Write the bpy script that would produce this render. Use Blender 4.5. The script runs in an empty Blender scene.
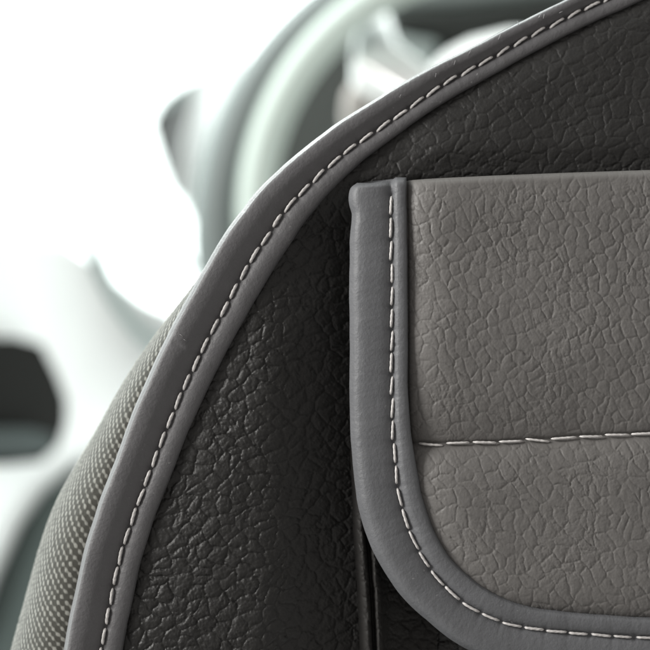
import bpy, math
import numpy as np
from mathutils import Vector

# ------------------------------------------------------------------ camera
SC = bpy.context.scene
COL = SC.collection
S = 0.15 / 650.0            # metres per photo pixel on the seat's back
CAMD = 0.55                 # camera to seat

cam_d = bpy.data.cameras.new('camera')
cam = bpy.data.objects.new('camera', cam_d)
COL.objects.link(cam)
cam.location = (0, -CAMD, 0)
cam.rotation_euler = (math.radians(90), 0, 0)
cam_d.sensor_width = 36
cam_d.lens = 36 * CAMD / 0.15
cam_d.clip_start = 0.02
cam_d.clip_end = 100
cam_d.dof.use_dof = True
cam_d.dof.focus_distance = CAMD - 0.004
cam_d.dof.aperture_fstop = 14.0
SC.camera = cam

# ------------------------------------------------------------------ light
SC.view_settings.view_transform = 'Standard'
SC.view_settings.look = 'None'
SC.view_settings.exposure = 0.46
SC.view_settings.gamma = 1.0
SC.render.film_transparent = False
SC.cycles.use_denoising = True

world = bpy.data.worlds.new('World')
SC.world = world
world.use_nodes = True
nt = world.node_tree
nt.nodes.clear()
out = nt.nodes.new('ShaderNodeOutputWorld')
bg = nt.nodes.new('ShaderNodeBackground')
tc = nt.nodes.new('ShaderNodeTexCoord')
sx = nt.nodes.new('ShaderNodeSeparateXYZ')
nt.links.new(tc.outputs['Generated'], sx.inputs[0])
# overexposed daylight ahead (the windscreen side), a dim cabin behind the camera
mr = nt.nodes.new('ShaderNodeMapRange')
mr.interpolation_type = 'SMOOTHSTEP'
mr.inputs['From Min'].default_value = -0.35
mr.inputs['From Max'].default_value = 0.45
mr.inputs['To Min'].default_value = 0.30
mr.inputs['To Max'].default_value = 2.7
nt.links.new(sx.outputs['Y'], mr.inputs['Value'])
cm = nt.nodes.new('ShaderNodeMapRange')
cm.inputs['From Min'].default_value = -0.4
cm.inputs['From Max'].default_value = 0.4
nt.links.new(sx.outputs['Y'], cm.inputs['Value'])
mx = nt.nodes.new('ShaderNodeMix')
mx.data_type = 'RGBA'
mx.inputs['A'].default_value = (1.0, 0.96, 0.92, 1)
mx.inputs['B'].default_value = (0.90, 1.0, 0.97, 1)
nt.links.new(cm.outputs[0], mx.inputs['Factor'])
nt.links.new(mx.outputs['Result'], bg.inputs['Color'])
nt.links.new(mr.outputs[0], bg.inputs['Strength'])
nt.links.new(bg.outputs[0], out.inputs['Surface'])


def area_lamp(name, loc, target, size, power, color):
    d = bpy.data.lights.new(name, 'AREA')
    d.shape = 'RECTANGLE'
    d.size, d.size_y = size
    d.energy = power
    d.color = color
    o = bpy.data.objects.new(name, d)
    COL.objects.link(o)
    o.location = loc
    o.rotation_euler = (Vector(target) - Vector(loc)).to_track_quat('-Z', 'Y').to_euler()
    return o


area_lamp('side_window_light', (-0.95, -0.32, 0.38), (0, 0, 0), (0.42, 0.42), 12.5, (1.0, 0.98, 0.95))
area_lamp('added_back_light', (-0.55, 0.75, 0.75), (0, 0, 0), (0.5, 0.4), 11.0, (0.95, 1.0, 0.98))  # added unseen lamp: whitens the binding's outer edge from behind

# ------------------------------------------------------------------ helpers


def W(px, py, d):
    """photo pixel + height towards the viewer (in pixels) -> metres on the seat"""
    return np.stack([(np.asarray(px, float) - 325) * S, -np.asarray(d, float) * S,
                     (325 - np.asarray(py, float)) * S], -1)


def at(px, py, D):
    """a point seen at a pixel, D metres from the camera"""
    k = S * D / CAMD
    return Vector(((px - 325) * k, D - CAMD, (325 - py) * k))


def mesh_obj(name, verts, faces, mat, parent=None, smooth=True, uv=None):
    me = bpy.data.meshes.new(name)
    verts = np.asarray(verts, np.float32).reshape(-1, 3)
    if isinstance(faces, np.ndarray):
        nf, k = faces.shape
        me.vertices.add(len(verts))
        me.vertices.foreach_set('co', verts.ravel())
        me.loops.add(nf * k)
        me.loops.foreach_set('vertex_index', faces.astype(np.int32).ravel())
        me.polygons.add(nf)
        me.polygons.foreach_set('loop_start', np.arange(0, nf * k, k, dtype=np.int32))
        me.polygons.foreach_set('loop_total', np.full(nf, k, dtype=np.int32))
        me.update(calc_edges=True)
        me.validate()
    else:
        me.from_pydata([tuple(map(float, v)) for v in verts], [], [tuple(map(int, f)) for f in faces])
        me.update()
    if smooth:
        me.polygons.foreach_set('use_smooth', np.ones(len(me.polygons), dtype=bool))
    if uv is not None:
        lay = me.uv_layers.new(name='UVMap')
        li = np.empty(len(me.loops), dtype=np.int32)
        me.loops.foreach_get('vertex_index', li)
        lay.data.foreach_set('uv', np.asarray(uv, np.float32)[li].ravel())
    me.materials.append(mat)
    o = bpy.data.objects.new(name, me)
    COL.objects.link(o)
    if parent is not None:
        o.parent = parent
    return o


def grid_faces(nr, nc, closed_cols=False):
    r = np.arange(nr - 1)[:, None]
    c = np.arange(nc if closed_cols else nc - 1)[None, :]
    c2 = (c + 1) % nc
    a = r * nc + c
    b = r * nc + c2
    e = (r + 1) * nc + c2
    f = (r + 1) * nc + c
    return np.stack([a + 0 * b, b + 0 * a, e, f], -1).reshape(-1, 4)


def thing(name, loc, label, cat):
    o = bpy.data.objects.new(name, None)
    COL.objects.link(o)
    o.empty_display_size = 0.05
    o.location = loc
    o['label'] = label
    o['category'] = cat
    return o


def adopt(child, parent):
    """parent a mesh built in world coordinates to an Empty standing elsewhere"""
    child.parent = parent
    child.matrix_parent_inverse = parent.matrix_world.inverted() if parent.type == 'MESH' else \
        __import__('mathutils').Matrix.Translation(parent.location).inverted()
    return child


# ---- numpy noise -------------------------------------------------
def hash2(ix, iy, seed):
    h = (ix.astype(np.int64) * 374761393 + iy.astype(np.int64) * 668265263 + seed * 974634777) & 0xFFFFFFFF
    h = ((h ^ (h >> 13)) * 1274126177) & 0xFFFFFFFF
    h = ((h ^ (h >> 16)) * 2246822519) & 0xFFFFFFFF
    return ((h ^ (h >> 15)) & 0xFFFFFF) / float(0x1000000)


def vnoise(x, y, seed=0):
    ix, iy = np.floor(x), np.floor(y)
    fx, fy = x - ix, y - iy
    fx = fx * fx * fx * (fx * (fx * 6 - 15) + 10)
    fy = fy * fy * fy * (fy * (fy * 6 - 15) + 10)
    a = hash2(ix, iy, seed)
    b = hash2(ix + 1, iy, seed)
    c = hash2(ix, iy + 1, seed)
    d = hash2(ix + 1, iy + 1, seed)
    return (a * (1 - fx) + b * fx) * (1 - fy) + (c * (1 - fx) + d * fx) * fy - 0.5


def fbm(x, y, seed=0, octv=3):
    s, amp = 0, 1
    for k in range(octv):
        s = s + amp * vnoise(x * 2 ** k + 17.3 * k, y * 2 ** k - 9.1 * k, seed + k)
        amp *= 0.5
    return s


def voronoi_edge(x, y, seed, jitter=0.9):
    """distance to the nearest cell border, and a value per cell"""
    ix, iy = np.floor(x), np.floor(y)
    best = np.full(x.shape, 1e9)
    bx = np.zeros(x.shape)
    by = np.zeros(x.shape)
    bv = np.zeros(x.shape)
    cells = []
    for i in (-2, -1, 0, 1, 2):
        for j in (-2, -1, 0, 1, 2):
            cx, cy = ix + i, iy + j
            px = i + 0.5 + jitter * (hash2(cx, cy, seed) - 0.5) - (x - ix)
            py = j + 0.5 + jitter * (hash2(cx, cy, seed + 31) - 0.5) - (y - iy)
            cells.append((px, py))
            if abs(i) < 2 and abs(j) < 2:
                d = px * px + py * py
                m = d < best
                best = np.where(m, d, best)
                bx = np.where(m, px, bx)
                by = np.where(m, py, by)
                bv = np.where(m, hash2(cx, cy, seed + 77), bv)
    ed = np.full(x.shape, 1e9)
    for px, py in cells:
        ddx, ddy = px - bx, py - by
        L = np.sqrt(ddx * ddx + ddy * ddy)
        ok = L > 1e-4
        v = np.where(ok, ((px + bx) * 0.5 * ddx + (py + by) * 0.5 * ddy) / np.maximum(L, 1e-4), 1e9)
        ed = np.minimum(ed, v)
    return ed, bv


def leather_grain(px, py, ang, cell, seed, stretch=1.45, crease=1.0, wrinkle=1.0, dome=1.0, spread=0.4):
    """height in pixels of pebbled leather: soft pebbles, broken creases, bundles of fine wrinkles"""
    ca, sa = math.cos(ang), math.sin(ang)
    u = px * ca + py * sa
    v = -px * sa + py * ca
    wu = 0.55 * cell * fbm(u / (2 * cell), v / (2 * cell), seed + 5, 2) + 1.6 * vnoise(u / 6, v / 6, seed + 6)
    wv = 0.55 * cell * fbm(u / (2 * cell) + 50, v / (2 * cell) + 9, seed + 8, 2) + 1.6 * vnoise(u / 6, v / 6, seed + 9)
    jag = 0.075 * cell
    u2 = u + wu + jag * (vnoise(u / 2.1, v / 2.1, seed + 15) + vnoise(u / 4.3, v / 4.3, seed + 16) * 1.6)
    v2 = v + wv + jag * (vnoise(u / 2.1, v / 2.1, seed + 17) + vnoise(u / 4.3, v / 4.3, seed + 18) * 1.6)
    d1, c1 = voronoi_edge(u2 / (cell * stretch), v2 / cell, seed, 0.82)
    d1 = d1 * cell
    d3, c3 = voronoi_edge(u2 / (cell * 3.6) + 0.3, v2 / (cell * 1.9), seed + 200, 1.0)
    d3 = d3 * cell * 1.9
    d2, c2 = voronoi_edge(u2 / (cell * 0.42) + vnoise(u / 4, v / 4, seed + 3) * 0.5, v2 / (cell * 0.36), seed + 100, 0.9)
    d2 = d2 * cell * 0.36
    brk = np.clip(0.75 + 1.5 * fbm(u / 11, v / 11, seed + 33, 2), 0.1, 1.4)     # creases come and go
    m = np.clip(0.5 + 1.8 * fbm(u / 26, v / 26, seed + 21, 2), 0.0, 1.1)
    near = np.exp(-(d1 / 3.4) ** 2)
    h = -0.85 * crease * brk * np.exp(-(d1 / 0.85) ** 2) - 0.35 * crease * np.exp(-(d3 / 0.9) ** 2)
    dd = np.clip(d1 / (cell * 0.45), 0, 1)
    h = h + dome * (1.25 * np.sqrt(1 - (1 - dd) ** 2) + 0.5 * (1 - np.exp(-d3 / 6)) + 0.35 * (c1 - 0.5))
    w = np.clip(spread + (1 - spread) * near * m + 0.3 * (m - 0.5), 0, 1)
    n1 = vnoise(u2 / 6.6, v2 / 3.9, seed + 400) + 0.35 * vnoise(u / 3.5, v / 3.0, seed + 401)
    n2 = vnoise(u / 3.4 + 0.3 * v / 4.2, v2 / 5.2, seed + 402) + 0.3 * vnoise(u / 2.6, v / 2.6, seed + 403)
    h = h - wrinkle * 0.55 * w * np.exp(-(n1 / 0.07) ** 2)
    h = h - wrinkle * 0.45 * w * np.exp(-(n2 / 0.08) ** 2)
    h = h - wrinkle * 0.42 * w * np.exp(-(d2 / 0.75) ** 2)
    h = h + wrinkle * 0.5 * fbm(px / 2.6, py / 2.6, seed + 60, 2) + 0.9 * fbm(px / 42, py / 42, seed + 70, 2)
    return h


# ---- curves -------------------------------------------------------
def spline(pts, step):
    """Catmull-Rom through pts, resampled by arc length"""
    p = np.asarray(pts, float)
    p = np.vstack([2 * p[0] - p[1], p, 2 * p[-1] - p[-2]])
    res = []
    for i in range(1, len(p) - 2):
        a, b, c, d = p[i - 1], p[i], p[i + 1], p[i + 2]
        ta = 0.0
        tb = ta + max(np.linalg.norm(b - a), 1e-6) ** 0.5
        tcc = tb + max(np.linalg.norm(c - b), 1e-6) ** 0.5
        td = tcc + max(np.linalg.norm(d - c), 1e-6) ** 0.5
        t = np.linspace(tb, tcc, 40, endpoint=False)[:, None]
        A1 = (tb - t) / (tb - ta) * a + (t - ta) / (tb - ta) * b
        A2 = (tcc - t) / (tcc - tb) * b + (t - tb) / (tcc - tb) * c
        A3 = (td - t) / (td - tcc) * c + (t - tcc) / (td - tcc) * d
        B1 = (tcc - t) / (tcc - ta) * A1 + (t - ta) / (tcc - ta) * A2
        B2 = (td - t) / (td - tb) * A2 + (t - tb) / (td - tb) * A3
        res.append((tcc - t) / (tcc - tb) * B1 + (t - tb) / (tcc - tb) * B2)
    q = np.vstack(res + [p[-2][None]])
    L = np.concatenate([[0], np.cumsum(np.linalg.norm(np.diff(q, axis=0), axis=1))])
    n = max(2, int(round(L[-1] / step)) + 1)
    s = np.linspace(0, L[-1], n)
    return np.stack([np.interp(s, L, q[:, k]) for k in range(q.shape[1])], -1), s


def frame2d(p):
    t = np.gradient(p, axis=0)
    t /= np.linalg.norm(t, axis=1)[:, None]
    return t, np.stack([t[:, 1], -t[:, 0]], -1)     # tangent, left-hand normal in a y-down picture


def smooth1d(a, k):
    ker = np.hanning(2 * k + 3)[1:-1]
    ker /= ker.sum()
    return np.convolve(np.pad(a, k, mode='edge'), ker, mode='valid')


def sstep(x, a, b):
    t = np.clip((x - a) / (b - a), 0, 1)
    return t * t * (3 - 2 * t)


# ------------------------------------------------------------------ materials
def new_mat(name):
    m = bpy.data.materials.new(name)
    m.use_nodes = True
    n = m.node_tree
    return m, n, n.nodes['Principled BSDF']


def leather_mat(name, color, rough, bump=0.25, fine=2600, var=0.12, spec=0.4, patch=60, scuff=0.0, dist=0.0002):
    m, n, b = new_mat(name)
    tc = n.nodes.new('ShaderNodeTexCoord')
    n1 = n.nodes.new('ShaderNodeTexNoise')
    n1.inputs['Scale'].default_value = patch
    n1.inputs['Detail'].default_value = 5
    n.links.new(tc.outputs['Object'], n1.inputs['Vector'])
    ramp = n.nodes.new('ShaderNodeValToRGB')
    ramp.color_ramp.elements[0].position = 0.3
    ramp.color_ramp.elements[1].position = 0.7
    c = np.array(color)
    ramp.color_ramp.elements[0].color = (*(c * (1 - var)), 1)
    ramp.color_ramp.elements[1].color = (*(c * (1 + var)), 1)
    n.links.new(n1.outputs['Fac'], ramp.inputs['Fac'])
    n2 = n.nodes.new('ShaderNodeTexNoise')
    n2.inputs['Scale'].default_value = fine
    n2.inputs['Detail'].default_value = 3
    n2.inputs['Roughness'].default_value = 0.6
    n.links.new(tc.outputs['Object'], n2.inputs['Vector'])
    bp = n.nodes.new('ShaderNodeBump')
    bp.inputs['Strength'].default_value = bump
    bp.inputs['Distance'].default_value = dist
    n.links.new(n2.outputs['Fac'], bp.inputs['Height'])
    n.links.new(bp.outputs['Normal'], b.inputs['Normal'])
    rm = n.nodes.new('ShaderNodeMapRange')
    rm.inputs['From Min'].default_value = 0.3
    rm.inputs['From Max'].default_value = 0.7
    rm.inputs['To Min'].default_value = rough - 0.07
    rm.inputs['To Max'].default_value = rough + 0.09
    n.links.new(n1.outputs['Fac'], rm.inputs['Value'])
    n.links.new(rm.outputs[0], b.inputs['Roughness'])
    b.inputs['Specular IOR Level'].default_value = spec
    src = ramp.outputs['Color']
    if scuff > 0:        # sparse pale specks and scratches of wear
        n3 = n.nodes.new('ShaderNodeTexNoise')
        n3.inputs['Scale'].default_value = 900
        n3.inputs['Detail'].default_value = 2
        n.links.new(tc.outputs['Object'], n3.inputs['Vector'])
        n4 = n.nodes.new('ShaderNodeTexNoise')
        n4.inputs['Scale'].default_value = 45
        n.links.new(tc.outputs['Object'], n4.inputs['Vector'])
        a = n.nodes.new('ShaderNodeMapRange')
        a.inputs['From Min'].default_value = 0.68
        a.inputs['From Max'].default_value = 0.76
        n.links.new(n3.outputs['Fac'], a.inputs['Value'])
        a2 = n.nodes.new('ShaderNodeMapRange')
        a2.inputs['From Min'].default_value = 0.5
        a2.inputs['From Max'].default_value = 0.62
        n.links.new(n4.outputs['Fac'], a2.inputs['Value'])
        mu = n.nodes.new('ShaderNodeMath')
        mu.operation = 'MULTIPLY'
        n.links.new(a.outputs[0], mu.inputs[0])
        n.links.new(a2.outputs[0], mu.inputs[1])
        mu2 = n.nodes.new('ShaderNodeMath')
        mu2.operation = 'MULTIPLY'
        mu2.inputs[1].default_value = scuff
        n.links.new(mu.outputs[0], mu2.inputs[0])
        mix = n.nodes.new('ShaderNodeMix')
        mix.data_type = 'RGBA'
        n.links.new(mu2.outputs[0], mix.inputs['Factor'])
        n.links.new(src, mix.inputs['A'])
        mix.inputs['B'].default_value = (0.5, 0.5, 0.5, 1)
        src = mix.outputs['Result']
    n.links.new(src, b.inputs['Base Color'])
    return m


def plain_mat(name, color, rough=0.5, metal=0.0, spec=0.5, noise=0.06):
    m, n, b = new_mat(name)
    tc = n.nodes.new('ShaderNodeTexCoord')
    n1 = n.nodes.new('ShaderNodeTexNoise')
    n1.inputs['Scale'].default_value = 14
    n.links.new(tc.outputs['Object'], n1.inputs['Vector'])
    ramp = n.nodes.new('ShaderNodeValToRGB')
    c = np.array(color)
    ramp.color_ramp.elements[0].color = (*(c * (1 - noise)), 1)
    ramp.color_ramp.elements[1].color = (*np.minimum(c * (1 + noise), 0.95), 1)
    n.links.new(n1.outputs['Fac'], ramp.inputs['Fac'])
    n.links.new(ramp.outputs['Color'], b.inputs['Base Color'])
    b.inputs['Roughness'].default_value = rough
    b.inputs['Metallic'].default_value = metal
    b.inputs['Specular IOR Level'].default_value = spec
    return m


M_BLACK = leather_mat('black_leather', (0.0165, 0.016, 0.0152), 0.49, bump=0.3, spec=0.36, var=0.10)
M_GUSSET = leather_mat('black_gusset_leather', (0.020, 0.019, 0.018), 0.62, bump=0.5, spec=0.2, var=0.1)
M_GREY = leather_mat('warm_grey_leather', (0.136, 0.1305, 0.1250), 0.52, bump=0.3, spec=0.35, var=0.05)
M_BIND = leather_mat('mauve_grey_binding', (0.091, 0.0892, 0.0925), 0.54, bump=0.27, fine=1250, dist=0.0006, spec=0.4, var=0.05, scuff=0.3)
M_HEM = leather_mat('cool_grey_binding', (0.116, 0.119, 0.126), 0.52, bump=0.27, fine=1250, dist=0.0006, spec=0.4, var=0.05, scuff=0.35)


def thread_mat():
    m, n, b = new_mat('pale_thread')
    tc = n.nodes.new('ShaderNodeTexCoord')
    n1 = n.nodes.new('ShaderNodeTexNoise')
    n1.inputs['Scale'].default_value = 1500
    n1.inputs['Detail'].default_value = 3
    n.links.new(tc.outputs['Object'], n1.inputs['Vector'])
    ramp = n.nodes.new('ShaderNodeValToRGB')
    ramp.color_ramp.elements[0].position = 0.3
    ramp.color_ramp.elements[0].color = (0.44, 0.425, 0.415, 1)
    ramp.color_ramp.elements[1].position = 0.7
    ramp.color_ramp.elements[1].color = (0.66, 0.64, 0.625, 1)
    n.links.new(n1.outputs['Fac'], ramp.inputs['Fac'])
    n.links.new(ramp.outputs['Color'], b.inputs['Base Color'])
    b.inputs['Roughness'].default_value = 0.6
    return m


M_THREAD = thread_mat()
M_SCRATCH = plain_mat('scratched_leather', (0.26, 0.255, 0.26), 0.7)


def fabric_mat():
    """salt and pepper weave: pale yarn dots on dark ground, set by the cloth's own UV"""
    m, n, b = new_mat('woven_tweed')
    uv = n.nodes.new('ShaderNodeTexCoord')
    sp = n.nodes.new('ShaderNodeSeparateXYZ')
    n.links.new(uv.outputs['UV'], sp.inputs[0])

    def math_(op, a, bb=None):
        q = n.nodes.new('ShaderNodeMath')
        q.operation = op
        for k, v in enumerate((a, bb)):
            if v is None:
                continue
            if isinstance(v, (int, float)):
                q.inputs[k].default_value = v
            else:
                n.links.new(v, q.inputs[k])
        return q.outputs[0]
    ca = math_('COSINE', math_('MULTIPLY', sp.outputs['X'], 2 * math.pi))
    cb = math_('COSINE', math_('MULTIPLY', sp.outputs['Y'], 2 * math.pi))
    dots = math_('ADD', math_('MULTIPLY', ca, 0.36), math_('MULTIPLY', cb, 0.64))
    nz = n.nodes.new('ShaderNodeTexNoise')
    nz.inputs['Scale'].default_value = 700
    nz.inputs['Detail'].default_value = 3
    n.links.new(uv.outputs['Object'], nz.inputs['Vector'])
    f = math_('ADD', dots, math_('MULTIPLY', math_('SUBTRACT', nz.outputs['Fac'], 0.5), 2.0))
    ramp = n.nodes.new('ShaderNodeValToRGB')
    ramp.color_ramp.elements[0].position = -0.0
    ramp.color_ramp.elements[0].color = (0.036, 0.035, 0.030, 1)
    ramp.color_ramp.elements[1].position = 0.85
    ramp.color_ramp.elements[1].color = (0.165, 0.164, 0.148, 1)
    n.links.new(f, ramp.inputs['Fac'])
    n.links.new(ramp.outputs['Color'], b.inputs['Base Color'])
    b.inputs['Roughness'].default_value = 0.9
    b.inputs['Specular IOR Level'].default_value = 0.15
    b.inputs['Sheen Weight'].default_value = 0.12
    b.inputs['Sheen Roughness'].default_value = 0.4
    return m


M_FABRIC = fabric_mat()

# ------------------------------------------------------------------ the seat
seat = thing('car_seat_upholstery', W(1000, 1300, 0), 'back of a black leather car seat with grey stitched edging and grey pocket', 'car seat')
bpy.context.view_layer.update()


def seat_part(name, v, f, mat, parent=None, uv=None):
    o = mesh_obj(name, v, f, mat, None, True, uv)
    p = parent or seat
    o.parent = p
    if p is seat:
        from mathutils import Matrix
        o.matrix_parent_inverse = Matrix.Translation(seat.location).inverted()
    return o


AX = 1000.0   # the seat's own centre line


def mirror(pts):
    return pts + [(2 * AX - x, y) for x, y in reversed(pts) if x < AX - 1]


seam_left = [(66, 1300), (66, 1000), (76, 800), (103, 643), (120, 560), (135, 513), (156, 457), (166, 431), (184, 389),
             (203, 349), (224, 310), (244, 273), (257.5, 251), (271, 231), (284.6, 211), (301, 193), (318, 176),
             (349, 149), (383, 125), (416.6, 101.5), (452, 78), (491, 56.6), (526, 36.5), (568.6, 14), (600, -1),
             (700, -44), (850, -88), (1000, -104)]
spine, sarc = spline(mirror(seam_left), 1.6)
stan, snor = frame2d(spine)       # snor points to the outside of the seat
if snor[len(snor) // 8][0] > 0:
    snor = -snor
_y = np.array([-110, 15, 57, 95, 125, 176, 215, 250, 370, 490, 650, 1300])
wo = np.interp(spine[:, 1], _y, [18, 18, 20, 24.5, 28, 32, 36, 38, 39, 37.5, 38, 38])
wi = np.interp(spine[:, 1], _y, [16, 16, 16, 15.5, 16, 19, 22.5, 23.5, 21.5, 20.5, 21, 21])
wo, wi = smooth1d(wo, 25), smooth1d(wi, 25)


def base_depth(px, py):
    """the gentle overall shape of the seat's back (towards the viewer is positive)"""
    r = np.clip((320 - py) / 320, 0, 2.0)
    return -44 * r ** 1.8


# black leather back panel -----------------------------------------------
def axis(lo, hi, fine_lo, fine_hi, step, coarse):
    a = np.arange(lo, fine_lo, coarse)
    b = np.arange(fine_lo, fine_hi, step)
    c = np.arange(fine_hi, hi + coarse, coarse)
    return np.concatenate([a, b, c])


def seam_x(py):
    half = spine[: len(spine) // 2 + 1]
    o = np.argsort(half[:, 1])
    return np.interp(py, half[o, 1], half[o, 0])


gx = axis(30, 1970, 96, 664, 0.8, 14)
gy = axis(-100, 1300, -8, 664, 0.8, 14)
X, Y = np.meshgrid(gx, gy)
grain = leather_grain(X, Y, math.radians(-36), 13, 3, stretch=1.3, crease=0.7, wrinkle=1.0, dome=1.2, spread=0.42)
fade = 0.52 + 0.48 * sstep(Y, 120, 300)
sxl = seam_x(Y)
edge_in = np.clip((np.minimum(X, 2 * AX - X) - sxl - 16) / 70, 0, 1)
Dp = base_depth(X, Y) - 7 + 12 * np.sqrt(edge_in)
Dp = Dp - 38 * sstep(X, 255, 362) * sstep(Y, 170, 235) - 8 * sstep(Y, 120, 185) * sstep(X, 320, 420)
# long soft folds where the hide is stretched round the pocket's mouth
Dp = Dp + 3.0 * np.exp(-((Y - 150 + 0.04 * (X - 420)) / 14) ** 2) * sstep(X, 380, 440) * (0.5 + vnoise(X / 50, Y / 30, 9))
Dp = Dp + 0.92 * fade * grain
keep = (np.minimum(X, 2 * AX - X) > sxl + 4)
F = grid_faces(*X.shape)
kf = keep.ravel()[F].all(axis=1)
F = F[kf]
used = np.unique(F)
remap = np.full(X.size, -1)
remap[used] = np.arange(len(used))
seat_part('back_panel', W(X, Y, Dp).reshape(-1, 3)[used], remap[F], M_BLACK)


# grey edge binding --------------------------------------------------------
def smooth_profile(pts, n):
    q, _ = spline(pts, 0.02)
    idx = np.linspace(0, len(q) - 1, n).round().astype(int)
    return q[idx]


PITCH = 20.6
STITCH_PH = 3.0
# (offset: >0 outside of the seam as a share of wo, <0 inside as a share of wi; height in px)
prof_out = [(0.0, 0.0), (0.08, 2.0), (0.2, 4.6), (0.40, 8.0), (0.60, 10.2), (0.78, 9.6), (0.91, 5.0), (0.975, -1.0),
            (1.0, -8.0), (0.98, -14.0), (0.90, -19.0)]
prof_in = [(-0.92, -14.0), (-0.99, -8.0), (-1.0, -2.0), (-0.95, 2.6), (-0.84, 5.0), (-0.62, 6.0), (-0.38, 5.4),
           (-0.16, 3.0), (-0.06, 1.2)]
prof = smooth_profile(prof_in + prof_out, 56)


def sweep_band(spine, nor, arc, wo, wi, prof, base, pitch, ph, dip, seed, hmul=None, edge_noise=0.5):
    n, k = len(spine), len(prof)
    a = prof[:, 0][None, :]
    off = np.where(a > 0, a * wo[:, None], a * wi[:, None])
    off = off + (np.abs(a) > 0.8) * edge_noise * 2 * (fbm(arc / 40, arc * 0 + seed, seed, 3)[:, None])
    P = spine[:, None, :] + nor[:, None, :] * off[..., None]
    h = np.repeat(prof[:, 1][None, :], n, 0)
    if hmul is not None:
        h = h * hmul[:, None]
    # holes where the thread goes in: the leather puckers round each
    q = (arc + ph) / pitch
    hole = np.exp(-(((q - np.round(q)) * pitch) / 2.1) ** 2)[:, None]
    h = h - dip * hole * np.exp(-(off / 2.6) ** 2)
    vary = 0.25 + 0.9 * np.abs(vnoise(np.round(q) * 3.7, np.round(q) * 0 + seed, seed + 8))[:, None]
    h = h - vary * hole * np.exp(-(off / 8.0) ** 2)
    h = h + 0.9 * fbm(P[..., 0] / 26, P[..., 1] / 26, seed + 2, 3) + 0.25 * fbm(P[..., 0] / 5, P[..., 1] / 5, seed + 4, 2)
    for (mx_, my_, rr, dp) in ((378, 486, 3.0, 3.6), (182, 346, 2.2, 2.4), (268, 372, 0.1, 0), (395, 345, 1.5, 1.4), (365, 372, 1.3, 1.0), (128, 520, 1.4, 1.0), (381, 505, 1.2, -0.9), (172, 333, 2.0, 0.9)):
        h = h - dp * np.exp(-(((P[..., 0] - mx_) ** 2 + ((P[..., 1] - my_) * 0.8) ** 2) / rr ** 2) ** 1.5)
    D = base(P[..., 0], P[..., 1]) + h
    return P, D


P, D = sweep_band(spine, snor, sarc, wo, wi, prof, base_depth, PITCH, STITCH_PH, 1.5, 11)
v = W(P[..., 0], P[..., 1], D).reshape(-1, 3)
f = grid_faces(len(spine), len(prof), closed_cols=True)
binding = seat_part('edge_binding', v, f, M_BIND)


def stitch_row(spine, tan, nor, arc, base_h, pitch, ph, length, rad, slant, seed, a0=0, a1=1e9, bow=0.0):
    rng = np.random.default_rng(seed)
    V, Fc = [], []
    nb = 0
    k0 = int(math.ceil((a0 + ph) / pitch))
    k1 = int(math.floor((min(a1, arc[-1]) + ph) / pitch))
    nl, nc = 21, 10
    for kk in range(k0, k1):
        c = (kk + 0.5) * pitch - ph + rng.normal(0, 0.35)
        L = length * (1 + rng.normal(0, 0.045))
        sl = slant(c) if callable(slant) else slant
        sl = sl + rng.normal(0, 1.8)
        t = np.linspace(-1, 1, nl)
        s = c + t * L / 2
        px = np.interp(s, arc, spine[:, 0])
        py = np.interp(s, arc, spine[:, 1])
        nx = np.interp(c, arc, nor[:, 0])
        ny = np.interp(c, arc, nor[:, 1])
        tx = np.interp(c, arc, tan[:, 0])
        ty = np.interp(c, arc, tan[:, 1])
        o = t * L / 2 * math.tan(math.radians(sl)) + bow * (1 - t * t) + rng.normal(0, 0.3)
        px, py = px + nx * o, py + ny * o
        r = rad * (1 + rng.normal(0, 0.05)) * np.sqrt(np.clip(1 - np.abs(t) ** 9, 0.0, 1)) + 0.1
        hh = base_h + 1.5 - 3.0 * np.abs(t) ** 5
        th = np.linspace(0, 2 * math.pi, nc, endpoint=False)
        tw = rng.uniform(0, 6)
        R = r[:, None] * (1 + 0.09 * np.cos(2 * (th[None, :] - s[:, None] * 0.55 + tw)))
        cx = np.cos(th)[None, :] * R
        cd = np.sin(th)[None, :] * R
        QX = px[:, None] + nx * cx
        QY = py[:, None] + ny * cx
        QD = BASE_FN(QX, QY) + hh[:, None] + cd
        V.append(W(QX, QY, QD).reshape(-1, 3))
        Fc.append(grid_faces(nl, nc, True) + nb)
        nb += nl * nc
    return np.vstack(V), np.vstack(Fc)


BASE_FN = base_depth


def seat_slant(c):
    y = np.interp(c, sarc, spine[:, 1])
    x = np.interp(c, sarc, spine[:, 0])
    if x > AX:
        return 0
    return float(np.interp(y, [0, 120, 260, 420], [7, 6, 3, 2])) * SLANT_SIGN


SLANT_SIGN = 1
v, f = stitch_row(spine, stan, snor, sarc, 2.3, PITCH, STITCH_PH, 18.2, 1.32, seat_slant, 5, bow=0.6)
seat_part('binding_stitching', v, f, M_THREAD, binding)

# woven side of the seat ----------------------------------------------------
wf = np.interp(spine[:, 1], [-110, 200, 240, 273, 304, 352, 401, 470, 546, 643, 800, 1000, 1300],
               [-6, -6, -3, 1, 8, 18, 30, 41, 58, 66, 78, 85, 88])
wf = smooth1d(wf, 40)
phi = np.concatenate([np.linspace(0, math.pi / 2, 70), np.linspace(math.pi / 2, math.pi * 0.8, 14)[1:]])
DEEP = 200 + 0 * wf
offs = (wo - 5)[:, None] + (wf + 5)[:, None] * np.sin(phi)[None, :]
dep = -9 - DEEP[:, None] * (1 - np.cos(phi))[None, :]
PX = spine[:, None, 0] + snor[:, None, 0] * offs
PY = spine[:, None, 1] + snor[:, None, 1] * offs
arcl = np.concatenate([np.zeros((len(spine), 1)), np.cumsum(np.hypot(np.diff(offs, axis=1), np.diff(dep, axis=1)), axis=1)], 1)
CU = 7.7
uu = (sarc[:, None] * 0.52 + arcl * 0.85) / CU
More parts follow.
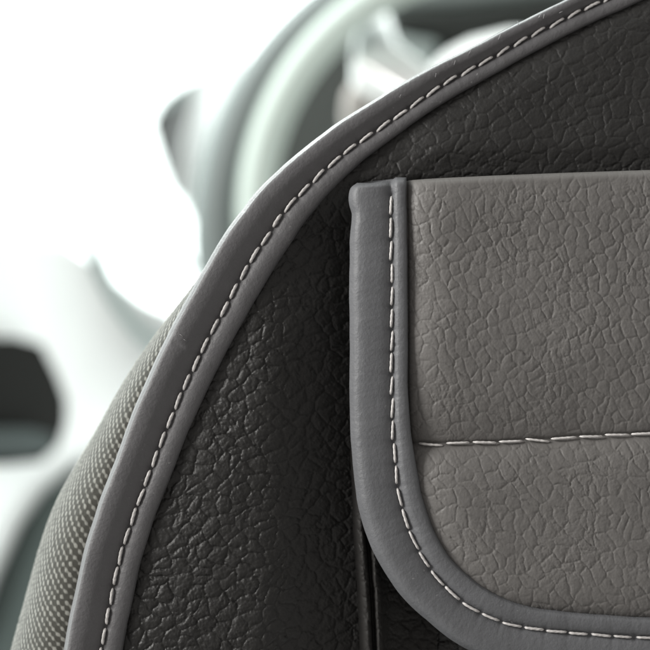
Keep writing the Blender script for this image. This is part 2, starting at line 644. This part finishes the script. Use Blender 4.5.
vv = (sarc[:, None] * 0.90 - arcl * 0.50) / CU
uu = uu + 0.3 * fbm(sarc[:, None] / 20, arcl / 20, 61, 3)
vv = vv + 0.15 * fbm(sarc[:, None] / 22, arcl / 22, 63, 3)
h = 0.55 * np.clip(0.4 * np.cos(2 * math.pi * uu) + 0.6 * np.cos(2 * math.pi * vv), -0.5, 1)
h = h + 0.5 * fbm(uu * 1.5, vv * 1.5, 4, 2)
PXX = PX + snor[:, None, 0] * h * np.sin(phi)[None, :]
PYY = PY + snor[:, None, 1] * h * np.sin(phi)[None, :]
DD = base_depth(PX, PY) + dep + h * np.cos(phi)[None, :]
v = W(PXX, PYY, DD).reshape(-1, 3)
seat_part('woven_side', v, grid_faces(len(spine), len(phi)), M_FABRIC, uv=np.stack([uu, vv], -1).reshape(-1, 2))

# ------------------------------------------------------------------ the pocket
PB = 14.0   # how far the pocket stands off the back


def pocket_base(px, py):
    return PB + 0.55 * base_depth(px, py)


def pocket_top(px):
    xx = np.minimum(px, 2 * AX - px)
    return np.interp(xx, [380, 408, 425, 498, 561, 650, 1000], [181, 180.5, 179.5, 176, 173.5, 170.5, 160])


seam_p = [(390.5, 181), (390.3, 201), (391, 227), (391, 259), (391.3, 300), (391.3, 336), (391.3, 390), (391.8, 420), (393, 440),
          (396, 474), (401, 504), (411.5, 535), (420, 552), (431, 569), (446, 586), (463, 601), (481, 612),
          (499, 619.5), (518, 624.6), (545, 628.4), (582, 632), (633, 635), (700, 637), (1000, 638)]
ps, pa = spline(mirror(seam_p), 1.0)
pt, pn = frame2d(ps)
if pn[60][0] > 0:
    pn = -pn
half_a = pa[-1] / 2
ea = np.minimum(pa, pa[-1] - pa)        # arc length from the nearer end
pwo = np.interp(ea, [0, 2, 5, 10, 17, 24, 31, 42, 60, 110, 220, 300, 345, 390, 430, 480, 560, 700],
                [32, 35.5, 38.5, 40.5, 41.4, 40.6, 38.6, 39.3, 41, 42, 42, 42.5, 42, 39.5, 37.5, 39, 40, 40])
pwi = np.interp(ea, [0, 30, 200, 260, 300, 330, 380, 420, 460, 520, 600], [16, 16, 15.5, 18, 21, 22.5, 22.5, 23.5, 24, 21, 19.5])
pwo, pwi = smooth1d(pwo, 3), smooth1d(pwi, 12)
pp_out = [(0.0, 0.6), (0.08, 2.6), (0.2, 4.6), (0.42, 5.4), (0.60, 5.8), (0.73, 5.3), (0.85, 3.2), (0.94, -1.0),
          (1.0, -5.5), (0.985, -11.0), (0.93, -15.0)]
pp_in = [(-0.9, -10), (-1.0, -5.0), (-1.0, 0.5), (-0.94, 4.6), (-0.80, 7.2), (-0.54, 7.8), (-0.30, 6.0), (-0.12, 2.4), (-0.04, 1.2)]
pprof = smooth_profile(pp_in + pp_out, 60)
# rounded end at the pocket's mouth
end = np.sqrt(np.clip(1 - np.clip(1 - ea / 7.0, 0, 1) ** 2, 0, 1))
P, D = sweep_band(ps, pn, pa, pwo, pwi, pprof, pocket_base, 22.3, 8.0, 1.4, 41, edge_noise=0.5)
a = pprof[:, 0][None, :]
lowest = -12.0
hloc = D - pocket_base(P[..., 0], P[..., 1])
hloc = lowest + (hloc - lowest) * np.maximum(end, 0.02)[:, None]
# cord side of the binding stands a little higher and pokes above the hem
rise = np.exp(-(ea / 9.0) ** 2)[:, None]
P[..., 1] = P[..., 1] - rise * 4.0 * sstep(-a, 0.0, 0.35) + rise * 2.0 * sstep(a, 0.2, 0.6)
D = pocket_base(P[..., 0], P[..., 1]) + hloc
# the bottom corner is padded
pad = 3.0 * np.exp(-((ea - 400) / 110) ** 2)[:, None] * np.exp(-((a - 0.62) / 0.3) ** 2)
D = D + pad
v = W(P[..., 0], P[..., 1], D).reshape(-1, 3)
f = grid_faces(len(ps), len(pprof), True)

# grained grey front
px_ = axis(384, 1616, 392, 664, 0.65, 12)
lip = [(8.0 - 8.0 * math.cos(t), -9.0 + 9.0 * math.sin(t)) for t in np.linspace(-0.6, math.pi / 2, 14)]
rows_y = np.concatenate([np.arange(8.65, 470, 0.65)])
prow = np.array([l[0] for l in lip] + list(rows_y))
pdep = np.array([l[1] for l in lip] + [0] * len(rows_y))
X = np.repeat(px_[None, :], len(prow), 0)
Y = pocket_top(X) + prow[:, None] * np.ones_like(X)
xx = np.minimum(X, 2 * AX - X)


def seam_y(px):
    x2 = np.minimum(px, 2 * AX - px)
    return np.interp(x2, [405, 430, 470, 500, 525, 550, 575, 600, 650, 1000], [443, 443.5, 442.6, 441.8, 439.4, 439.2, 436, 435.6, 433, 425])


# distance to the binding's inner edge (approximate, by nearest spine sample)
half = len(ps) // 2
bs = ps[:half:6]
dmin = np.full(X.shape, 1e9)
for q in bs:
    dd = (xx - q[0]) ** 2 + (Y - q[1]) ** 2
    dmin = np.minimum(dmin, dd)
dmin = np.sqrt(dmin)
infl = np.clip((dmin - 17) / 46, 0, 1)
infl = np.sqrt(1 - (1 - infl) ** 2)
ds = Y - seam_y(X)
tuck = np.exp(-np.abs(ds) / np.where(ds < 0, 40, 16))
Dp = pocket_base(X, Y) - 7 + 16 * infl - 15 * tuck - 1.6 * np.exp(-(ds / 2.2) ** 2) + pdep[:, None]
Dp = Dp + 2.0 * np.exp(-((prow[:, None] - 30) / 28) ** 2)
Dp = Dp + 3.0 * fbm(X / 110, Y / 110, 87, 2)
gr = leather_grain(X, Y, math.radians(68), 11.3, 23, stretch=1.35, crease=0.85, wrinkle=0.95, dome=0.8, spread=0.2)
gr2 = leather_grain(X, Y, math.radians(58), 12.3, 51, stretch=1.4, crease=0.85, wrinkle=0.95, dome=0.75, spread=0.2)
gr = np.where(ds < 0, gr, gr2)
quiet = (1 - 0.55 * np.exp(-(ds / 7) ** 2)) * (0.35 + 0.65 * sstep(prow[:, None], 1, 22))
Dp = Dp + 0.52 * gr * quiet
# keep the part inside the seam of the binding
inside = np.ones(X.shape, bool)
lx = np.interp(Y, ps[:half, 1], ps[:half, 0])
inside &= (xx > lx + 5) & (Y < np.interp(xx, ps[40:half, 0], ps[40:half, 1]) - 3) if False else (xx > lx + 5)
F = grid_faces(*X.shape)
kf = inside.ravel()[F].all(axis=1) & (Y.ravel()[F].max(axis=1) < 634)
F = F[kf]
used = np.unique(F)
remap = np.full(X.size, -1)
remap[used] = np.arange(len(used))
pocket = seat_part('pocket', W(X, Y, Dp).reshape(-1, 3)[used], remap[F], M_GREY)

hem = seat_part('pocket_binding', v, f, M_HEM, pocket)
BASE_FN = pocket_base
v, f = stitch_row(ps, pt, pn, pa, 1.9, 22.3, 8.0, 20.0, 1.24, lambda c: 4.0 if c < 300 else (-2.0 if c < 500 else 0), 15, a0=-6, bow=0.0)
seat_part('binding_stitching', v, f, M_THREAD, pocket)

def fibre(pts, r=0.28, nc=6):
    q, _ = spline(pts, 0.7)
    t = np.gradient(q, axis=0)
    t /= np.linalg.norm(t, axis=1)[:, None]
    n1 = np.cross(t, [0.13, 0.2, 1.0])
    n1 /= np.linalg.norm(n1, axis=1)[:, None]
    n2 = np.cross(t, n1)
    th = np.linspace(0, 2 * math.pi, nc, endpoint=False)
    e = np.linspace(-1, 1, len(q))
    rr = r * np.sqrt(np.clip(1 - e ** 4, 0.02, 1))
    V = q[:, None, :] + rr[:, None, None] * (np.cos(th)[None, :, None] * n1[:, None] + np.sin(th)[None, :, None] * n2[:, None])
    return W(V[..., 0], V[..., 1], V[..., 2]).reshape(-1, 3), grid_faces(len(q), nc, True)


def fibres(lst):
    V, Fc, nb = [], [], 0
    for pts, r in lst:
        v, f = fibre(pts, r)
        V.append(v)
        Fc.append(f + nb)
        nb += len(v)
    return np.vstack(V), np.vstack(Fc)


for (x, y, dx, dy, r) in ((455, 63, 1.5, -5, .3), (500, 37, 2.5, -6, .32), (541, 14, 3, -4, .34), (546, 15, 1, -5, .3), (521, 22, -1.5, -5, .24),
                          (436, 76, 1, -5, .26), (180, 334, 4, 2.5, .3), (184, 339, 3, 2, .24), (470, 52, 2, -4, .2), (400, 96, 1.5, -3, .2),
                          (562, 9, 4, -2, .3)):
    _d = float(base_depth(x, y)) + 10.6
    v, f = fibre([(x, y, _d - 0.6), (x + dx / 2, y + dy / 2, _d + 0.1), (x + dx, y + dy, _d - 0.6)], r)
    seat_part('scratch', v, f, M_SCRATCH, binding)

# horizontal seam across the pocket
xs = np.arange(411, 1590, 2.0)
hp = np.stack([xs, seam_y(xs)], -1)
ha = np.concatenate([[0], np.cumsum(np.hypot(*np.diff(hp, axis=0).T))])
ht, hn = frame2d(hp)


def seam_base(px, py):
    x = np.clip((np.minimum(px, 2 * AX - px) - 408) / 46, 0, 1)
    return pocket_base(px, py) - 7 + 16 * np.sqrt(1 - (1 - x) ** 2) - 14.0


BASE_FN = seam_base
v, f = stitch_row(hp, ht, hn, ha, 1.6, 26.6, -6.1, 24.4, 1.12, -3.5, 25)
seat_part('seam_stitching', v, f, M_THREAD, pocket)

# folded gusset that joins the pocket to the back: two thin vertical folds
gp = spline([(-20, -52), (-12, -44), (-7, -28), (-3.5, -9), (0, -5.5), (3, -8), (5.5, -17), (7.5, -12), (10.5, -4.0), (13.5, -6),
             (17, -15), (24, -26), (40, -33), (70, -36)], 0.8)[0]
ys = np.arange(440, 1180, 1.2)
GX = 366.5 + (ys[:, None] - 610) * 0.055 * (ys[:, None] < 700) + 4.95 * (ys[:, None] >= 700) + gp[None, :, 0] \
    + 1.2 * fbm(ys / 60, ys * 0, 3, 3)[:, None]
GY = np.repeat(ys[:, None], len(gp), 1)
GD = gp[None, :, 1] + 0.9 * leather_grain(GX, GY, 0.4, 11, 91) - 8 * sstep(480 - GY, 0, 120)
seat_part('pocket_gusset', W(GX, GY, GD).reshape(-1, 3), grid_faces(*GX.shape), M_GUSSET, pocket)

# ------------------------------------------------------------------ the cabin beyond, out of focus


def poly_slab(outline, D, thick, bevel=0.008, seg=4, back=(0, 1, 0)):
    """a solid rounded slab: outline measured in the photo, D its distance (or a plane's distance at each point)"""
    import bmesh
    bm = bmesh.new()
    front = [bm.verts.new(at(x, y, D(x, y) if callable(D) else D)) for x, y in outline]
    face = bm.faces.new(front)
    r = bmesh.ops.extrude_face_region(bm, geom=[face])
    bk = Vector(back).normalized() * thick
    for vtx in [g for g in r['geom'] if isinstance(g, bmesh.types.BMVert)]:
        vtx.co += bk
    bmesh.ops.recalc_face_normals(bm, faces=bm.faces)
    if bevel:
        bmesh.ops.bevel(bm, geom=list(bm.edges), offset=bevel, segments=seg, affect='EDGES', profile=0.5)
    return bm


def bm_obj(name, bm, mat, parent):
    me = bpy.data.meshes.new(name)
    bm.to_mesh(me)
    bm.free()
    for p in me.polygons:
        p.use_smooth = True
    me.materials.append(mat)
    o = bpy.data.objects.new(name, me)
    COL.objects.link(o)
    adopt(o, parent)
    return o


def tube(path, rad, nc=14):
    p, _ = spline([tuple(q) for q in path], 0.008)
    t = np.gradient(p, axis=0)
    t /= np.linalg.norm(t, axis=1)[:, None]
    up = np.array([0, 1.0, 0])
    n1 = np.cross(t, up)
    n1 /= np.linalg.norm(n1, axis=1)[:, None]
    n2 = np.cross(t, n1)
    th = np.linspace(0, 2 * math.pi, nc, endpoint=False)
    r = np.asarray(rad) if np.ndim(rad) else np.full(len(p), rad)
    e = np.linspace(0, 1, len(p))
    r = r * np.sqrt(np.clip(1 - (np.abs(e - 0.5) * 2) ** 14, 0.001, 1))
    v = p[:, None, :] + r[:, None, None] * (np.cos(th)[None, :, None] * n1[:, None, :] + np.sin(th)[None, :, None] * n2[:, None, :])
    return v.reshape(-1, 3), grid_faces(len(p), nc, True)


def torus(c, R, a, b, nseg=120, nc=20, tilt=0.0):
    th = np.linspace(0, 2 * math.pi, nseg, endpoint=False)
    ph = np.linspace(0, 2 * math.pi, nc, endpoint=False)
    r = R + a * np.cos(ph)[None, :]
    x = r * np.cos(th)[:, None]
    z = r * np.sin(th)[:, None]
    y = b * np.sin(ph)[None, :] + 0 * x
    y2 = y * math.cos(tilt) + z * math.sin(tilt)
    z2 = -y * math.sin(tilt) + z * math.cos(tilt)
    v = np.stack([x + c[0], y2 + c[1], z2 + c[2]], -1)
    f = grid_faces(nseg, nc, True)
    last = (nseg - 1) * nc
    cc = np.arange(nc)
    f2 = np.stack([last + cc, last + (cc + 1) % nc, (cc + 1) % nc, cc], -1)
    return v.reshape(-1, 3), np.vstack([f, f2])


M_RIM = plain_mat('grey_green_wheel_leather', (0.145, 0.175, 0.17), 0.5)
M_RIM_LIT = plain_mat('pale_rim_highlight', (0.58, 0.68, 0.63), 0.5)  # the wheel rim's highlight, put into a pale colour
M_SILVER = plain_mat('bright_silver', (0.90, 0.91, 0.90), 0.3, metal=0.6)
M_HUB = plain_mat('taupe_plastic', (0.42, 0.38, 0.36), 0.6)
M_DASH = plain_mat('dark_dash_plastic', (0.055, 0.061, 0.057), 0.8, spec=0.2)
M_HOOD = plain_mat('dark_hood_plastic', (0.026, 0.029, 0.027), 0.8, spec=0.1)
M_DASHTOP = plain_mat('mid_grey_dash', (0.22, 0.26, 0.25), 0.6)
M_DOOR = plain_mat('off_white_trim', (0.92, 0.93, 0.925), 0.5)
M_CREASE_CAP = plain_mat('pale_grey_crease_and_cap', (0.36, 0.42, 0.41), 0.7, spec=0.1)
M_RECESS = plain_mat('charcoal_plastic', (0.024, 0.024, 0.023), 0.9, spec=0.0)
M_SHELF = plain_mat('blue_grey_plastic', (0.085, 0.098, 0.097), 0.9, spec=0.0)
M_POCKET = plain_mat('grey_green_plastic', (0.075, 0.09, 0.086), 0.9, spec=0.05)
M_GLASS = plain_mat('mirror_glass', (0.20, 0.215, 0.215), 0.7, spec=0.1)

# steering wheel
WD = 1.25
wc = at(497, 232, WD)
wheel = thing('steering_wheel', wc, 'blurred pale grey steering wheel with bright silver spoke ahead of the seat', 'steering wheel')
k = S * WD / CAMD
v, f = torus(wc, 276 * k, 28 * k, 26 * k)
rim = adopt(mesh_obj('rim', v, f, M_RIM), wheel)
v, f = torus((wc[0] + 8 * k, wc[1] - 18 * k, wc[2] + 18 * k), 250 * k, 19 * k, 17 * k)  # pale ring paints the bright inner half of the rim
adopt(mesh_obj('rim_highlight', v, f, M_RIM_LIT), wheel)


def lean(x, y):
    return WD - 0.005 + (60 - y) * k * 0.9


UPB = (0, 0.7, -0.7)
for sgn in (1, -1):
    o = [(358, 6), (386, 2), (398, 40), (470, 96), (452, 122), (352, 60)]
    if sgn < 0:
        o = [(994 - x, y) for x, y in o]
    bm_obj('spoke', poly_slab(o, lean, 0.02, 0.004, back=UPB), M_SILVER, wheel)
bm = poly_slab([(346, 84), (366, 74), (410, 90), (520, 124), (620, 90), (640, 200), (600, 330), (410, 330), (362, 180), (341, 112)],
               WD + 0.03, 0.06, 0.008)
bm_obj('hub', bm, M_HUB, wheel)

# dashboard
DD_ = 1.55
dash = thing('dashboard', at(520, 420, DD_), 'dark blurred dashboard with instrument hood behind the steering wheel', 'dashboard')
bm = poly_slab([(290, 80), (335, 30), (395, 20), (420, 60), (800, 60), (800, 420), (255, 420), (258, 150)], DD_, 0.15, 0.006)
bm_obj('body', bm, M_DASH, dash)
bm = poly_slab([(390, 12), (470, 6), (540, -4), (800, -10), (800, 50), (520, 44), (440, 42), (398, 30)], DD_ - 0.03, 0.12, 0.006)
bm_obj('instrument_hood', bm, M_HOOD, dash)
bm = poly_slab([(380, -30), (800, -40), (800, -12), (560, -6), (470, 4), (388, 8)], DD_ + 0.02, 0.15, 0.006)
bm_obj('top_pad', bm, M_DASHTOP, dash)


def lean2(x, y):
    return DD_ - 0.06 + (60 - y) * S * DD_ / CAMD * 0.9


bm = poly_slab([(430, 66), (446, 50), (470, 38), (510, 28), (560, 30), (580, 70), (500, 110), (430, 90)], lean2, 0.015, 0.004, back=UPB)
bm_obj('instrument_dial', bm, M_SILVER, dash)
bm = poly_slab([(394, 34), (440, 42), (430, 74), (400, 66)], DD_ - 0.04, 0.02, 0.004)
bm_obj('column_cover', bm, M_DASHTOP, dash)

# front door: its inner face runs away from the viewer along the side of the car


def door_d(x, y, off=0.0):
    t0, t1 = (-260 - 325) * S / CAMD, (215 - 325) * S / CAMD      # a true plane through two measured points
    m = (t1 * 1.7 - t0 * 1.0) / 0.7
    return (t0 * 1.0 - m * 1.0 + off) / ((x - 325) * S / CAMD - m)


DB = (-0.97, 0.24, 0)        # from the inner face into the door


def off(o):
    return lambda x, y: door_d(x, y, o)


door = thing('car_door_card', at(40, 700, door_d(40, 0)), 'overexposed white inner side of a car door with dark pull recess', 'car door')
bm = poly_slab([(-260, 210), (-60, 232), (40, 236), (70, 240), (100, 262), (150, 300), (215, 330), (215, 760), (-260, 760)], door_d, 0.05, 0.008, back=DB)
bm_obj('door_panel', bm, M_DOOR, door)
for pts, rr in (([(70, 160), (86, 220), (97, 258), (112, 290), (128, 315), (146, 336), (175, 360)], 0.0046),
                ([(150, 195), (160, 222), (172, 245), (190, 270)], 0.0044)):
    v, f = tube([at(x, y, door_d(x, y, 0.003)) for x, y in pts], rr)
    adopt(mesh_obj('crease_shade', v, f, M_CREASE_CAP), door)  # shade of the panel's creases drawn as grey tubes
bm = poly_slab([(-200, 336), (20, 338), (44, 344), (58, 372), (68, 398), (68, 424), (60, 448), (44, 462), (10, 465), (-200, 465)], off(0.012), 0.012, 0.003, back=DB)
bm_obj('pull_recess', bm, M_RECESS, door)
bm = poly_slab([(-200, 428), (34, 428), (52, 433), (60, 442), (54, 452), (38, 456), (-200, 456)], off(0.022), 0.010, 0.003, back=DB)
bm_obj('pull_handle', bm, M_SHELF, door)
bm = poly_slab([(-120, 830), (-50, 720), (2, 630), (22, 572), (44, 522), (66, 490), (94, 466), (160, 450), (160, 830)], off(0.014), 0.014, 0.004, back=DB)
bm_obj('door_bin', bm, M_POCKET, door)


bm = poly_slab([(206, 60), (226, -20), (262, -20), (240, 70), (222, 140), (206, 220), (204, 330), (199, 330), (195, 228), (180, 195), (184, 140)],
               door_d, 0.015, 0.003, back=(-0.1, 1, 0))
bm_obj('window_pillar', bm, M_DOOR, door)

# side mirror seen through the window
MD = 1.95
mir = thing('side_mirror', at(180, 190, MD), 'blurred grey wing mirror seen through the bright side window', 'wing mirror')
bm = poly_slab([(149, 122), (158, 106), (178, 88), (208, 70), (226, 70), (222, 130), (196, 200), (172, 194), (160, 160)], MD, 0.06, 0.004)
bm_obj('housing', bm, plain_mat('grey_mirror_housing', (0.03, 0.03, 0.028), 0.7, spec=0.1), mir)
bm = poly_slab([(164, 112), (180, 102), (210, 86), (222, 90), (216, 130), (192, 196), (172, 190), (162, 150)], MD - 0.012, 0.014, 0.003)
bm_obj('mirror_glass', bm, M_GLASS, mir)
bm = poly_slab([(153, 110), (166, 94), (188, 80), (212, 68), (226, 70), (222, 86), (196, 92), (172, 106)], MD - 0.013, 0.02, 0.003)
bm_obj('housing_cap', bm, M_CREASE_CAP, mir)
